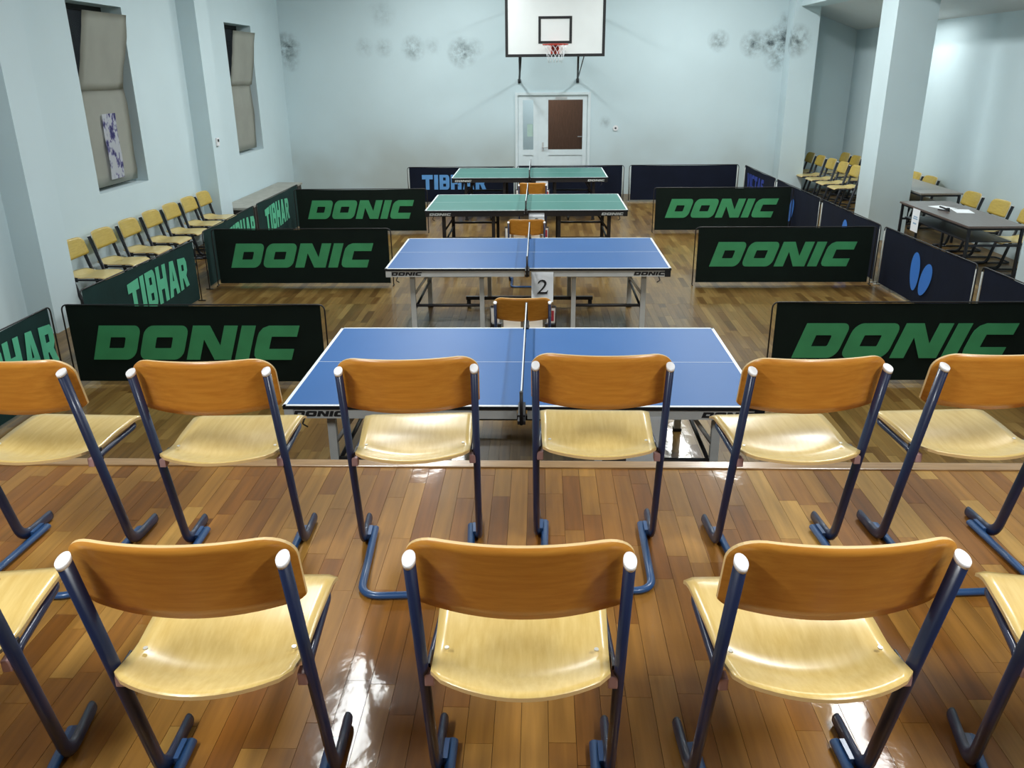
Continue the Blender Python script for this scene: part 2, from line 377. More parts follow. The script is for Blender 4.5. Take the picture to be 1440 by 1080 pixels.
def plank_mesh(l, mat):
    bm = box(-PW/2+.0006, PW/2-.0006, 0, l-.0012, -.012, 0); me = bpy.data.meshes.new('plank'); bmesh.ops.recalc_face_normals(bm, faces=bm.faces)
    bm.to_mesh(me); bm.free(); me.materials.append(M[mat]); return me
def lay(x0, x1, y0, y1, z, parent, mat, smat, keep, score):
    rows = []; x = x0+PW/2
    while x < x1:
        y = y0 - random.random()*.5
        while y < y1:
            k = random.randrange(4); l = LENS[k]
            rows.append((x, y, k)); y += l
        x += PW
    rows = [r for r in rows if r[1]+LENS[r[2]] > y0]
    rows.sort(key=score); ms = [plank_mesh(l, mat) for l in LENS]
    bm = bmesh.new(); lay_r = bm.faces.layers.float.new('rnd')
    for i, (x, y, k) in enumerate(rows):
        ya, yb = max(y, y0), min(y+LENS[k], y1); dz = -random.random()*.0005
        full = abs((yb-ya)-LENS[k]) < 1e-6
        if i < keep:
            if full: me = ms[k]
            else:
                b2 = box(-PW/2+.0006, PW/2-.0006, 0, yb-ya-.0012, -.012, 0); me = bpy.data.meshes.new('plank'); bmesh.ops.recalc_face_normals(b2, faces=b2.faces)
                b2.to_mesh(me); b2.free(); me.materials.append(M[mat])
            o = bpy.data.objects.new('plank', me); C.objects.link(o); o.parent = parent; o.location = (x, ya, z+dz)
        else:
            n = len(bm.faces); add_box(bm, x-PW/2+.0006, x+PW/2-.0006, ya, yb-.0012, z-.012, z+dz); rr = random.random()
            bm.faces.ensure_lookup_table()
            for f in bm.faces[n:]: f[lay_r] = rr
    o = obj('planks', bm, smat, parent); o['kind'] = 'stuff'
lay(LX+.02, RX+1.45, .6, 3.385, S, stage, 'plank', 'plank_s', 300, lambda r: 0 if (abs(r[0]) < 1.35+.42*(r[1]-1.5) and r[1] > 1.25) and r[1] < 3.4 else 1+abs(r[0]))
lay(LX+.01, AX-.02, HP0, HP1, 0, floor, 'hplank', 'hplank_s', 300, lambda r: (r[1] if abs(r[0]) < 3.4 and r[1] > 5.0 else 50+r[1]))

# ------------------------------------------------------------------ setting: walls
HZ = 5.2
W1 = (10.03, 11.36, 1.17, 3.32); W2 = (15.02, 16.38, 1.15, 3.32)
wall_grid('wall_left', 0, LX, -.35, -2.6, BY+.3, 0, HZ, [W1, W2], 'wall', 'pale blue-white plaster wall with two window recesses')
DX0, DX1, DZ = -.42, 1.15, 2.08
wall_grid('wall_back', 1, BY, .3, LX-.35, RX+.3, 0, HZ, [(DX0, DX1, 0, DZ)], 'wall_back', 'pale plaster end wall with grey mould patches')
wall_grid('wall_right', 0, RX, .45, -2.6, AY, 3.62, HZ, [], 'wall', 'upper hall wall above the side alcove')
wall_grid('wall_alcove_side', 0, AX, .3, -2.6, AY+.3, 0, 4.2, [], 'wall_pil', 'pale side wall of the low alcove')
wall_grid('wall_alcove_back', 1, AY, .3, RX+.3, AX+.3, 0, 4.2, [], 'wall', 'pale end wall of the low alcove')
wall_grid('wall_stage', 1, -2.6, -.3, LX-.35, AX+.3, 0, HZ, [], 'stagewall', 'unseen wall at the rear of the stage, darkened to cut bounce light')
struct(obj('ceiling', box(LX-.35, RX+.45, -2.9, BY+.3, HZ, HZ+.2), 'ceil'), 'plain hall ceiling')
bm = bmesh.new()                                            # sloping ceiling of the alcove
vv = [bm.verts.new(p) for p in ((RX+.45,-2.6,3.62),(AX+.3,-2.6,3.12),(AX+.3,AY+.3,3.12),(RX+.45,AY+.3,3.62),(RX+.45,-2.6,3.8),(AX+.3,-2.6,3.4),(AX+.3,AY+.3,3.4),(RX+.45,AY+.3,3.8))]
for q in ((0,3,2,1),(4,5,6,7),(0,1,5,4),(1,2,6,5),(2,3,7,6),(3,0,4,7)): bm.faces.new([vv[i] for i in q])
struct(obj('ceiling_alcove', bm, 'ceil'), 'low sloping alcove ceiling')
struct(obj('pilaster_1', box(LX, LX+.28, 8.15-.0, 8.65, 0, HZ), 'wall'), 'wall pilaster before the first window')
struct(obj('pilaster_2', box(LX, LX+.28, 13.1, 13.6, 0, HZ), 'wall'), 'wall pilaster between the two windows')
struct(obj('pilaster_3', box(RX-.12, RX+.38, 17.75, BY, 0, HZ), 'wall_pil'), 'corner pilaster by the alcove with a mould patch')
struct(obj('pillar_1', box(RX, RX+.58, 13.0, 13.6, 0, 3.7), 'wall_pil'), 'square free-standing pillar of the alcove')
struct(obj('pillar_2', box(RX, RX+.58, 8.2, 8.8, 0, 3.7), 'wall_pil'), 'square pillar nearer the stage')
struct(obj('pillar_3', box(RX, RX+.58, 3.5, 4.1, 0, 3.7), 'wall_pil'), 'square pillar by the stage edge')

# ------------------------------------------------------------------ ceiling lamps
def fixture(loc, label, watts, sx=.36, sy=1.5, top=None):
    t = thing('ceiling_light', label, 'ceiling light', loc, 0, 'fluorescent fixtures of the hall')
    bm = bmesh.new(); add_box(bm, -sx/2, sx/2, -sy/2, sy/2, .02, .10); obj('housing', bm, 'fix', t, bevel=.008)
    for s in (-1,1):
        obj('tube', tube([(s*sx*.25,-sy/2+.03,0),(s*sx*.25,sy/2-.03,0)], .013, seg=8), 'tube_on', t)
        obj('rod', tube([(0,s*sy*.35,.1),(0,s*sy*.35,(top or HZ)-loc[2])], .006, seg=6), 'fix', t)
    ld = bpy.data.lights.new('lamp', 'AREA'); ld.shape = 'RECTANGLE'; ld.size = sx; ld.size_y = sy; ld.energy = watts; ld.color = (.97,1,.985)
    lo = bpy.data.objects.new('lamp', ld); C.objects.link(lo); lo.parent = t; lo.location = (0,0,-.02)
    return t
M['tube_on'] = plain('lit_tube', (.9,.95,.95), .4, emit=6)
for y, k, wh in ((6.05,1.25,'the blue table next to the stage'),(11.9,1.3,'the middle of the hall'),(15.6,1.15,'the end of the hall')):
    for x in (-1.6, 2.95):
        fixture((x, y, 4.75), 'white fluorescent ceiling fixture above %s, %s side' % (wh, 'window' if x < 0 else 'alcove'), LAMP_W*k)

for y in (8.6, 14.8):  # fixtures out of view, added to brighten the alcove
    fixture((6.02, y, 3.23), 'unseen ceiling fixture added to brighten the low alcove, %s the square pillar' % ('beyond' if y > 12 else 'before'), 16, .3, 1.2, top=3.47)
for x in (-1.8, 1.9):
    fixture((x, .60, 3.75), 'white fluorescent ceiling fixture above the stage chairs, %s side' % ('window' if x < 0 else 'alcove'), STAGE_W)

# ------------------------------------------------------------------ chairs
TW = .22                       # half spacing of the side tubes
def backrest_bm():
    bm = bmesh.new(); nx, nz = 32, 8; hw = .236; th = .010
    def P(u, v, side):
        u = .5-.5*math.cos(PI*u); x = (u*2-1)*hw; a = abs(u*2-1)
        top = .824 - (.062*(1-math.sqrt(max(0, 1-max(0,(a-.70)/.30)**2)))) ; bot = .616 + .018*a*a + .012*max(0,(a-.9)/.1)**2
        z = bot+(top-bot)*v
        lean = .262*(1-z/.795)*.80                                     # follows the tubes
        y = lean + .040 - .050*(1-a*a)
        return (x, y + (th if side else 0), z)
    g = [[[bm.verts.new(P(i/nx, j/nz, s)) for j in range(nz+1)] for i in range(nx+1)] for s in (0,1)]
    for s in (0,1):
        for i in range(nx):
            for j in range(nz):
                q = (g[s][i][j],g[s][i+1][j],g[s][i+1][j+1],g[s][i][j+1]); f = bm.faces.new(q if s == 0 else q[::-1]); f.smooth = True
    def rim(seq):
        for (a,b) in zip(seq, seq[1:]):
            f = bm.faces.new((g[0][a[0]][a[1]],g[0][b[0]][b[1]],g[1][b[0]][b[1]],g[1][a[0]][a[1]])); f.material_index = 1
    rim([(i,0) for i in range(nx+1)]); rim([(nx,j) for j in range(nz+1)]); rim([(i,nz) for i in range(nx,-1,-1)]); rim([(0,j) for j in range(nz,-1,-1)])
    return bm
def seat_bm():
    bm = bmesh.new(); nx, ny = 16, 16; th = .010
    def P(u, v, side):
        a = u*2-1; hw = .196+.016*v
        r = max(0, (abs(a)-.86)/.14)
        y0 = .035-.068*(1-a*a) + .012*r*r; y1 = .475 - .014*r*r
        y = y0+(y1-y0)*v
        z = .452 + .020*max(0,(.30-v)/.30)**1.4 - .027*math.exp(-((v-.30)/.17)**2)*(1-a*a*.8) - .020*max(0,(v-.84)/.16)**2
        return (a*hw, y, z - (th if side else 0))
    g = [[[bm.verts.new(P(i/nx, j/ny, s)) for j in range(ny+1)] for i in range(nx+1)] for s in (0,1)]
    for s in (0,1):
        for i in range(nx):
            for j in range(ny):
                q = (g[s][i][j],g[s][i+1][j],g[s][i+1][j+1],g[s][i][j+1]); f = bm.faces.new(q if s == 0 else q[::-1]); f.smooth = True
    def rim(seq):
        for (a,b) in zip(seq, seq[1:]):
            f = bm.faces.new((g[0][a[0]][a[1]],g[0][b[0]][b[1]],g[1][b[0]][b[1]],g[1][a[0]][a[1]])); f.material_index = 1
    rim([(i,0) for i in range(nx+1)]); rim([(nx,j) for j in range(ny+1)]); rim([(i,ny) for i in range(nx,-1,-1)]); rim([(0,j) for j in range(ny,-1,-1)])
    return bm
def make_chair(kind):
    t = thing('school_chair', '', 'chair')
    bk, st, up, sk = {'stage':('back','seat','navy','blue'), 'hall':('yback','yseat','btube','btube')}[kind]
    obj('backrest', backrest_bm(), [bk,'ply'], t)
    s_ = obj('seat', seat_bm(), [st,'ply'], t)
    for sx in (-1,1):
        for ry in (.15,.36):
            obj('rivet', cyl((sx*.172, ry, .4525 if ry < .2 else .4475), .0055, .004, seg=10), 'rivet', s_)
    top = (0,0,.785)
    for sx in (-1,1):
        path = round_path([(sx*TW,0,.782),(sx*TW,.207,.0215),(sx*TW,.385,.0215)], .085, 8)
        fr = obj('side_frame', tube(path, .0125, .0215, (1,0,0), 14), up, t)
        d = Vector((0,-.207,.7605)).normalized()
        p0 = Vector((sx*TW,0,.782)); bm = bmesh.new()
        add_tube(bm, [p0-d*.003, p0+d*.008], .0136, .0226, (1,0,0), 24)
        bmesh.ops.bevel(bm, geom=[e for e in bm.edges if e.calc_face_angle(0) > 1.0], offset=.0018, segments=2, affect='EDGES')
        obj('end_cap', bm, 'cap', fr)
        obj('end_plug', tube([(sx*TW,.380,.0215),(sx*TW,.392,.0215)], .0118, .0205, (1,0,0), 12), 'btube', fr)
        obj('bumper', box(sx*.205-.011, sx*.205+.011, .075, .105, .405, .437), 'bump', t, bevel=.004)
        obj('seat_bracket', box(*sorted((sx*.204, sx*.2095)), .10, .15, .40, .448), 'btube', t, bevel=.002)
    i = .189
    obj('floor_skid', tube(round_path([(-i,.318,.0145),(-i,-.135,.0145),(i,-.135,.0145),(i,.318,.0145)], .075, 7), .0115, .0145, (0,0,1) , 12), sk, t)
    for sx in (-1,1): obj('weld_plate', box(*sorted((sx*.196, sx*.210)), .24, .31, .004, .032), sk, t)
    obj('seat_rail', tube(round_path([(-TW+.004,.100,.424),(-TW+.012,.150,.424),(-.196,.435,.418),(.196,.435,.418),(TW-.012,.150,.424),(TW-.004,.100,.424)], [.02,.06,.06,.02], 6), .011, .0095, (0,0,1), 10), up, t)
    return t
protos = {}
def chair(kind, x, y, z, deg, label, group):
    if kind not in protos:
        t = make_chair(kind); protos[kind] = t; t.location = (x,y,z); t.rotation_euler = (0,0,math.radians(deg)); t['label'] = label; t['group'] = group; return t
    return dup(protos[kind], (x,y,z), math.radians(deg), label, group)
NTH = ('first','second','third','fourth','fifth','sixth','seventh')
for k, (x, y, a) in enumerate(((-1.68,2.50,-2),(-1.01,2.50,2),(-.335,2.525,4),(.305,2.565,-1),(1.0,2.535,4),(1.625,2.58,4))):
    chair('stage', x, y, S, a, 'orange-backed school chair at the stage edge, %s from the windowed wall' % NTH[k], 'chairs along the stage edge')
for k, (x, y, a) in enumerate(((-1.32,1.41,9),(-.635,1.405,2),(.058,1.415,0),(.715,1.425,3),(1.38,1.43,-11))):
    chair('stage', x, y, S, a, 'orange-backed school chair in the rear stage row, %s from the windowed wall' % NTH[k], 'chairs in the rear stage row')
for k, y in enumerate((12.75,12.17,11.55,10.93,10.28,9.62,8.95)):
    chair('hall', LX+.11, y, 0, -90, 'yellow-backed school chair along the windowed wall, %s from the second pilaster' % NTH[k], 'chairs along the windowed wall')
for k, (x, y) in enumerate(((5.86,18.28),(5.88,17.66),(5.90,17.04),(5.92,16.42),(5.94,15.8))):
    chair('hall', x, y, 0, 90, 'yellow school chair in the outer alcove row, %s from the end wall' % NTH[k], 'alcove chairs, outer row')
for k, (x, y) in enumerate(((6.56,18.2),(6.56,17.58),(6.56,16.9))):
    chair('hall', x, y, 0, 90, 'yellow school chair against the alcove side wall, %s from the end wall' % NTH[k], 'alcove chairs, wall row')
for k, y in enumerate((14.75, 14.15)):
    chair('hall', 6.56, y, 0, 90, 'yellow school chair behind the pale desk, ' + ('farther from', 'closer to')[k] + ' the brown desk', 'chairs at the pale desk')
for k, y in enumerate((12.3, 11.52, 10.76)):
    chair('hall', 6.36, y, 0, 90, 'yellow school chair behind the brown desk, %s from the pale desk' % NTH[k], 'chairs at the brown desk')
umpire = ((-.04,6.47,'first and second blue tables'),(-.065,10.18,'blue and green tables'),(-.02,13.63,'two green tables'))
for (x, y, wh) in umpire:
    chair('stage', x, y, 0, 0, 'umpire chair with scoreboard standing between the '+wh, 'umpire chairs')

# ------------------------------------------------------------------ flip scoreboards on the umpire chairs
def scoreboard(x, y, wh):
    t = thing('flip_scoreboard', 'flip scoreboard with red and white cards between the '+wh, 'scoreboard', (x, y+.27, .4455), 0, 'flip scoreboards')
    bm = bmesh.new(); add_box(bm, -.272, .272, -.05, .05, 0, .012)
    obj('base', bm, 'dsteel', t)
    bm = bmesh.new()
    for s in (-1,1):
        add_tube(bm, [(-.272,s*.046,.012),(-.272,0,.235)], .006, seg=6); add_tube(bm, [(.272,s*.046,.012),(.272,0,.235)], .006, seg=6)
    add_tube(bm, [(-.272,0,.235),(.272,0,.235)], .006, up=(0,0,1), seg=6); obj('stand', bm, 'dsteel', t)
    for s in (-1,1):
        bm = bmesh.new()
        out = [(s*.02,.03),(s*.165,.03),(s*.165,.22),(s*.125,.22)] + [(s*(.0925+.03*math.cos(a)), .22-.03*math.sin(a)) for a in [k*PI/8 for k in range(1,8)]] + [(s*.06,.22),(s*.02,.22)]
        add_sheet(bm, [out], .002, lambda a,b,q: (a, -.012-.1*(.22-b)+q, b)); obj('score_card', bm, 'paper', t)
        obj('side_block', box(*sorted((s*.185,s*.272)), -.035, .02, .012, .09), 'dsteel', t)
        bm = bmesh.new(); add_box(bm, *sorted((s*.200,s*.268)), -.030, -.028, .10, .225); c = obj('set_card', bm, 'paper', t)
        obj('set_number', box(*sorted((s*.212,s*.258)), -.0315, -.030, .115, .205), 'redcard' if s > 0 else 'paper', c)
for a in umpire: scoreboard(*a)

# ------------------------------------------------------------------ tables
def make_table(kind, x, y, label):
    tp, fr, low = {'blue':('tblue','silver','dsteel'), 'green':('tgreen','dsteel','dsteel')}[kind]
    t = thing('table_tennis_table', label, 'table', (x,y,0), 0, 'table tennis tables')
    H = .76; L2 = 1.37; D = 1.525
    for s in (-1,1):
        a, b = sorted((s*.0015, s*L2)); h = obj('tabletop_half', box(a, b, 0, D, H-.022, H), ['tedge'], t, bevel=.002)
        ai, bi = sorted((s*.0015, s*(L2-.002)))
        obj('playing_surface', box(ai, bi, .002, D-.002, H-.0005, H+.0004), tp, h)
        for (x0,x1,y0,y1) in ((ai,bi,.0,.02),(ai,bi,D-.02,D),(*sorted((s*L2,s*(L2-.02))),0,D),(ai,bi,D/2-.0018,D/2+.0018)):
            obj('line', box(x0,x1,y0,y1,H-.003,H+.001), 'line', h)
        for yy in (.012, D-.034):
            ap = obj('apron', box(*sorted((s*.03,s*(L2-.035))), yy, yy+.022, H-.082, H-.022), fr, t)
            if yy < .1:
                word = 'DONIC'; wd = .30; x0 = -L2+.055 if s < 0 else L2-.055-wd
                bm = lettering(word, x0, H-.070, .034, wd, .25, yy); obj('lettering', bm, 'ink' if kind == 'blue' else 'whiteink', ap)
        obj('corner_block', box(*sorted((s*(L2-.06), s*(L2-.004))), .004, .05, H-.085, H-.022), 'tedge' if s > 0 else fr, t, bevel=.004)
        obj('end_apron', box(*sorted((s*(L2-.055), s*(L2-.033))), .036, D-.036, H-.082, H-.022), fr, t)
        for yy in (.14, D-.14):
            xo = s*1.13; xi = s*.45
            lg = obj('leg', box(xo-.025, xo+.025, yy-.02, yy+.02, .02, H-.022), fr, t, bevel=.004)
            obj('foot_pad', box(xo-.03, xo+.03, yy-.026, yy+.026, 0, .024), 'rubber', lg, bevel=.004)
            obj('leg', box(xi-.022, xi+.022, yy-.02, yy+.02, .10, H-.022), fr, t, bevel=.004)
            obj('brace', tube([(xo-s*.02,yy,.48),(xo-s*.20,yy,.735)], .011, .013, (0,1,0), 8), fr, t)
            obj('side_bar', tube([(xi,yy,.36),(xo,yy,.36)], .016, .016, (0,1,0), 8), low, t)
        obj('leg_bar', tube([(s*1.13,.14,.30),(s*1.13,D-.14,.30)], .014, .014, (1,0,0), 8), low, t)
        obj('clamp_lever', tube(round_path([(s*(L2-.12),.03,.69),(s*(L2-.10),.02,.64),(s*(L2-.13),.02,.62)], .01, 3), .005, seg=6), low, t)
    for yy in (.14, D-.14):
        b = obj('base_bar', box(-.72, .72, yy-.022, yy+.022, .085, .125), fr if yy < .5 else low, t, bevel=.004)
        for s in (-1,1):
            bm = cyl((s*.69, yy, .045), .045, .03, 0, seg=18); obj('castor', bm, 'rubber', b)
            obj('castor_fork', box(s*.69-.022, s*.69+.022, yy-.02, yy+.02, .04, .088), 'dsteel', b)
    obj('cross_bar', tube([(-.45,D/2-.2,.62),(.45,D/2-.2,.62)], .014, .014, (0,0,1), 8), low, t)
    return t
tabs = ((0,4.338,'blue','blue table tennis table next to the stage'),(-.019,7.795,'blue','blue table tennis table with the number 2 sheet'),
        (-.087,11.266,'green','green table tennis table with the number 3 sheet'),(-.083,14.83,'green','green table tennis table beneath the basketball backboard'))
for (x,y,k,lb) in tabs: make_table(k, x, y, lb)
def make_net(x, y, label):
    t = thing('table_tennis_net', label, 'net', (x,y,.76), 0, 'table tennis nets'); D = 1.525; e = .1525; h = .1525
    for (yy, s) in ((-e, 1), (D+e, -1)):
        p = obj('post', tube([(0,yy,-.045),(0,yy,h-.002)], .010, seg=10), 'dsteel', t)
        obj('clamp', box(-.022, .022, *sorted((yy, yy+s*(e+.05))), -.045, -.024), 'dsteel', p)
        obj('clamp_grip', box(-.020, .020, *sorted((yy, yy+s*(e+.04))), .0012, .012), 'dsteel', p)
        obj('screw_knob', cyl((0, yy+s*(e+.02), -.055), .014, .024, 2, seg=10), 'dsteel', p)
    bm = bmesh.new(); n = 100; y0, y1 = -e+.012, D+e-.012
    for k in range(n+1):
        yy = y0+(y1-y0)*k/n; add_box(bm, -.0006, .0006, yy-.0008, yy+.0008, .003, h-.012)
    for k in range(9):
        zz = .004+(h-.018)*k/8; add_box(bm, -.0006, .0006, y0, y1, zz-.0008, zz+.0008)
    o = obj('net_mesh', bm, 'net', t); o['kind'] = 'stuff'
    obj('top_tape', box(-.0035, .0035, y0, y1, h-.015, h), 'line', t)
net_lb = ('net across the blue table next to the stage','net across the blue table with number 2 sheet','net across the green table with number 3 sheet','net across the green table below the backboard')
for (x,y,k,lb), nl in zip(tabs, net_lb): make_net(x, y, nl)
# number sheets hung on the near aprons
def two_poly():
    out = [(.08,.70),(.12,.82),(.22,.92),(.38,.96),(.54,.92),(.64,.80),(.65,.66),(.58,.50),(.42,.30),(.24,.12),(.56,.12),(.66,.15),(.72,.24),(.76,.24),(.68,0),(.04,0),(.04,.04),(.30,.32),(.46,.54),(.51,.68),(.46,.81),(.34,.86),(.22,.82),(.13,.69)]
    return [out[::-1]]
def three_poly():
    return [[(.10,.72),(.16,.86),(.28,.96),(.46,.96),(.60,.86),(.62,.72),(.54,.60),(.46,.55),(.60,.48),(.68,.34),(.64,.16),(.50,.03),(.30,-.01),(.12,.03),(.08,.10),(.14,.15),(.28,.08),(.42,.09),(.52,.20),(.53,.34),(.46,.45),(.34,.49),(.24,.48),(.24,.52),(.38,.57),(.47,.66),(.48,.78),(.40,.87),(.28,.86),(.18,.78),(.14,.70)][::-1]]
def sheet(x, y, ztop, glyph, label, w_=.21, h_=.297):
    t = thing('paper_sheet', label, 'paper', (x, y, ztop-h_))
    bm = bmesh.new(); n = 6
    a = [[bm.verts.new((i*w_, -.004*math.sin(PI*k/n), k*h_/n)) for i in (0,1)] for k in range(n+1)]
    for r0, r1 in zip(a, a[1:]): f = bm.faces.new((r0[0],r0[1],r1[1],r1[0])); f.smooth = True
    bmesh.ops.solidify(bm, geom=list(bm.faces), thickness=.0006)
    obj('page', bm, 'paper', t)
    if glyph:
        hh = .145; bm = bmesh.new(); add_sheet(bm, [[(p[0]*hh+.05, p[1]*hh+.085) for p in pl] for pl in glyph], .001, lambda u,v,q: (u, -.0075+q, v)); obj('printed_number', bm, 'ink', t)
    else:
        bm = bmesh.new()
        for k, (u,v) in enumerate(((.05,.21),(.09,.17),(.06,.12),(.12,.10))): add_box(bm, u, u+.03, -.0058, -.0050, v, v+.012)
        obj('printed_mark', bm, 'bluemark', t)
    return t
sheet(.02, 7.795+.0045, .725, two_poly(), 'white sheet with a black numeral two on the blue table apron')
sheet(-.05, 11.266+.0045, .725, three_poly(), 'white sheet with a black numeral three on the green table apron')
sheet(.03, 14.83+.0045, .70, None, 'white sheet hanging from the green table below the backboard')
sheet(.60, 4.338+.0045, .70, None, 'white sheet with faint blue marks hanging from the blue table')

# ------------------------------------------------------------------ court barriers
def barrier(x, y, rz, width, kind, word, label, group, hz=.72, tx=None):
    fb, ink, post = {'green':('gfab','gink','post_d'),'teal':('gfab2','gink2','post_d'),'navy':('nfab','bink','post_l')}[kind]
    t = thing('court_barrier', label, 'barrier', (x,y,0), rz, group)
    r = .0065; path = round_path([(0,0,.012),(0,0,hz),(width,0,hz),(width,0,.012)], .055, 6)
    obj('frame', tube(path, r, r, (0,1,0), 8), 'post_d', t)
    if kind == 'navy':
        for px in (.0, width): obj('end_post', tube([(px+(.014 if px < .1 else -.014),-.002,.03),(px+(.014 if px < .1 else -.014),-.002,hz-.05)], .0085, .0085, (1,0,0), 8), post, t)
    for px in (.0, width):
        obj('foot', tube(round_path([(px,-.045,.007),(px,.045,.007)], .01), .0065, .0065, (1,0,0), 8), post, t)
    bm = bmesh.new(); n = 24; g = []
    for k in range(n+1):
        u = k/n; xx = .035+(width-.07)*u; zt = hz-.004 - .008*math.sin(PI*u); row = []
        for j in range(5):
            v = j/4; row.append(bm.verts.new((xx, -.004*math.sin(u*19+v*2)*(1-abs(2*u-1)), .035+(zt-.035)*v)))
        g.append(row)
    for a, b in zip(g, g[1:]):
        for j in range(4): bm.faces.new((a[j],b[j],b[j+1],a[j+1]))
    bmesh.ops.solidify(bm, geom=list(bm.faces), thickness=.004)
    cl = obj('cloth', bm, fb, t)
    if word == 'DONIC': obj('lettering', lettering('DONIC', width*.088, .235, .305, width*.815, .38, -.006), ink, cl)
    elif word == 'TIBHAR': obj('lettering', lettering('TiBHAR', width*(tx or .36), .26, .32, width*.56, .02, -.006, .25), ink, cl)
    elif word == 'tibhar_blue': obj('lettering', lettering('TiBHAR', width*.13, .28, .29, width*.60, .02, -.006, .0), 'bink2', cl)
    elif word == 'VICTAS': obj('lettering', lettering('VicTAs', width*.12, .34, .26, width*.55, .02, -.006), 'vink', cl)
    elif word == 'wings':
        bm = bmesh.new(); cx = width*(tx or .42)
        def wing(cx, cz, a, b, rot, tap):
            pts = []
            for k in range(28):
                th = 2*PI*k/28; u = a*math.cos(th); v = b*math.sin(th); u *= 1+tap*v/b
                pts.append((cx+u*math.cos(rot)-v*math.sin(rot), cz+u*math.sin(rot)+v*math.cos(rot)))
            return pts
        add_sheet(bm, [wing(cx-.115, .375, .105, .215, .06, .10)], .0015, lambda a,b,q: (a,-.0075+q,b))
        add_sheet(bm, [wing(cx+.135, .335, .105, .200, -.42, .12)], .0015, lambda a,b,q: (a,-.0075+q,b))
        obj('wing_emblem', bm, 'bink', cl)
    return t
G = 'dark green cross barriers'
barrier(-3.94, 6.65, 0, 2.24, 'green', 'DONIC', 'dark green lettered barrier in front of the umpire chair gap, by the wall chairs', G)
barrier(-3.98, 10.17, 0, 2.24, 'green', 'DONIC', 'dark green lettered barrier level with the last wall chairs, left of second umpire chair', G)
barrier(-3.95, 13.77, 0, 2.20, 'green', 'DONIC', 'dark green lettered barrier beside the low grey bench', G)
barrier(2.03, 6.72, 0, 2.26, 'green', 'DONIC', 'dark green lettered barrier nearest the stage on the alcove side', G)
barrier(2.00, 10.18, 0, 2.18, 'green', 'DONIC', 'dark green lettered barrier meeting the navy barrier with the big winged emblem', G)
barrier(1.95, 13.75, 0, 2.24, 'green', 'DONIC', 'dark green lettered barrier beside the green tables on the alcove side', G)
GT = 'teal barriers along the windowed wall'
barrier(-4.01, 4.36, PI/2, 2.24, 'teal', 'TIBHAR', 'teal green barrier with mint lettering, closest to the stage', GT, tx=.43)
barrier(-4.03, 7.12, PI/2-.05, 2.33, 'teal', 'TIBHAR', 'teal green barrier with mint lettering in front of the wall chairs', GT, tx=.33)
barrier(-4.02, 9.98, PI/2+.02, 2.08, 'teal', 'TIBHAR', 'teal green barrier with mint lettering before the low bench', GT, tx=.42)
barrier(-4.07, 12.2, PI/2, 2.22, 'teal', 'TIBHAR', 'teal green barrier with mint lettering alongside the low grey bench', GT, tx=.15)
GN = 'navy barriers on the alcove side'
def side_panel(p0, p1, word, label, tx=None):
    d = Vector((p1[0]-p0[0], p1[1]-p0[1])); barrier(p0[0], p0[1], math.atan2(d.y, d.x), d.length, 'navy', word, label, GN, tx=tx)
side_panel((4.16,17.0),(4.19,14.84), 'VICTAS', 'navy barrier with violet lettering in the far court corner')
side_panel((4.19,14.76),(4.23,12.50), 'wings', 'navy barrier with slim blue emblem behind the third green barrier', tx=.36)
side_panel((4.23,12.42),(4.265,10.28), 'wings', 'navy barrier with blue emblem below the square pillar', tx=.52)
side_panel((4.275,10.19),(4.37,8.10), 'wings', 'navy barrier with big blue winged emblem before the brown desk', tx=.485)
side_panel((4.375,8.02),(4.47,5.86), None, 'plain navy barrier running towards the stage on the alcove side')
GB = 'navy barriers along the end wall'
barrier(-2.55, 16.95, 0, 2.16, 'navy', 'tibhar_blue', 'navy barrier with light blue lettering before the mouldy end wall', GB)
barrier(-.36, 17.06, .01, 2.14, 'navy', None, 'plain navy barrier standing in front of the white door', GB)
barrier(1.89, 17.1, 0, 2.17, 'navy', None, 'plain navy barrier in front of the end wall, beside the corner', GB)

# ------------------------------------------------------------------ door and corridor
dr = struct(bpy.data.objects.new('door_1', None)); C.objects.link(dr); dr.location = (0,BY,0); dr['label'] = 'white glazed double door in the end wall'
bm = bmesh.new()
add_box(bm, DX0, DX0+.055, -.025, .08, 0, DZ); add_box(bm, DX1-.055, DX1, -.025, .08, 0, DZ); add_box(bm, DX0+.055, DX1-.055, -.025, .08, DZ-.055, DZ)
obj('door_frame', bm, 'pvc', dr)
def leaf(x0, x1, g0, g1):
    bm = bmesh.new(); zb, zg0, zg1, zt = .01, .93, 1.93, DZ-.055
    add_box(bm, x0, g0, .01, .06, zb, zt); add_box(bm, g1, x1, .01, .06, zb, zt)
    for (a,b) in ((zb,.14),(.82,zg0),(zg1,zt)): add_box(bm, g0, g1, .01, .06, a, b)
    l = obj('door_leaf', bm, 'pvc', dr)
    obj('lower_panel', box(g0, g1, .028, .048, .14, .82), 'pvc', l)
    obj('pane', box(g0, g1, .032, .038, zg0, zg1), 'glass', l)
    return l
leaf(DX0+.055, .055, -.26, -.04); l2 = leaf(.058, DX1-.055, .27, .99)
obj('handle', tube(round_path([(.16,.01,.98),(.16,-.04,.98),(.27,-.04,.98)], .012, 3), .009, seg=8), 'silver', l2)
obj('handle_plate', box(.14,.18,.004,.0105,.90,1.08), 'silver', l2)
obj('door_closer', box(.42,.66,-.0,.0095,1.945,1.99), 'silver', l2)
struct(obj('wall_corridor', box(-2.4, 3.0, 20.6, 20.7, 0, 2.9), 'wall'), 'white corridor wall behind the glazed door')
struct(obj('wall_corridor_left', box(-2.5, -2.4, BY+.3, 20.7, 0, 2.9), 'wall'))
struct(obj('wall_corridor_right', box(3.0, 3.1, BY+.3, 20.7, 0, 2.9), 'wall'))
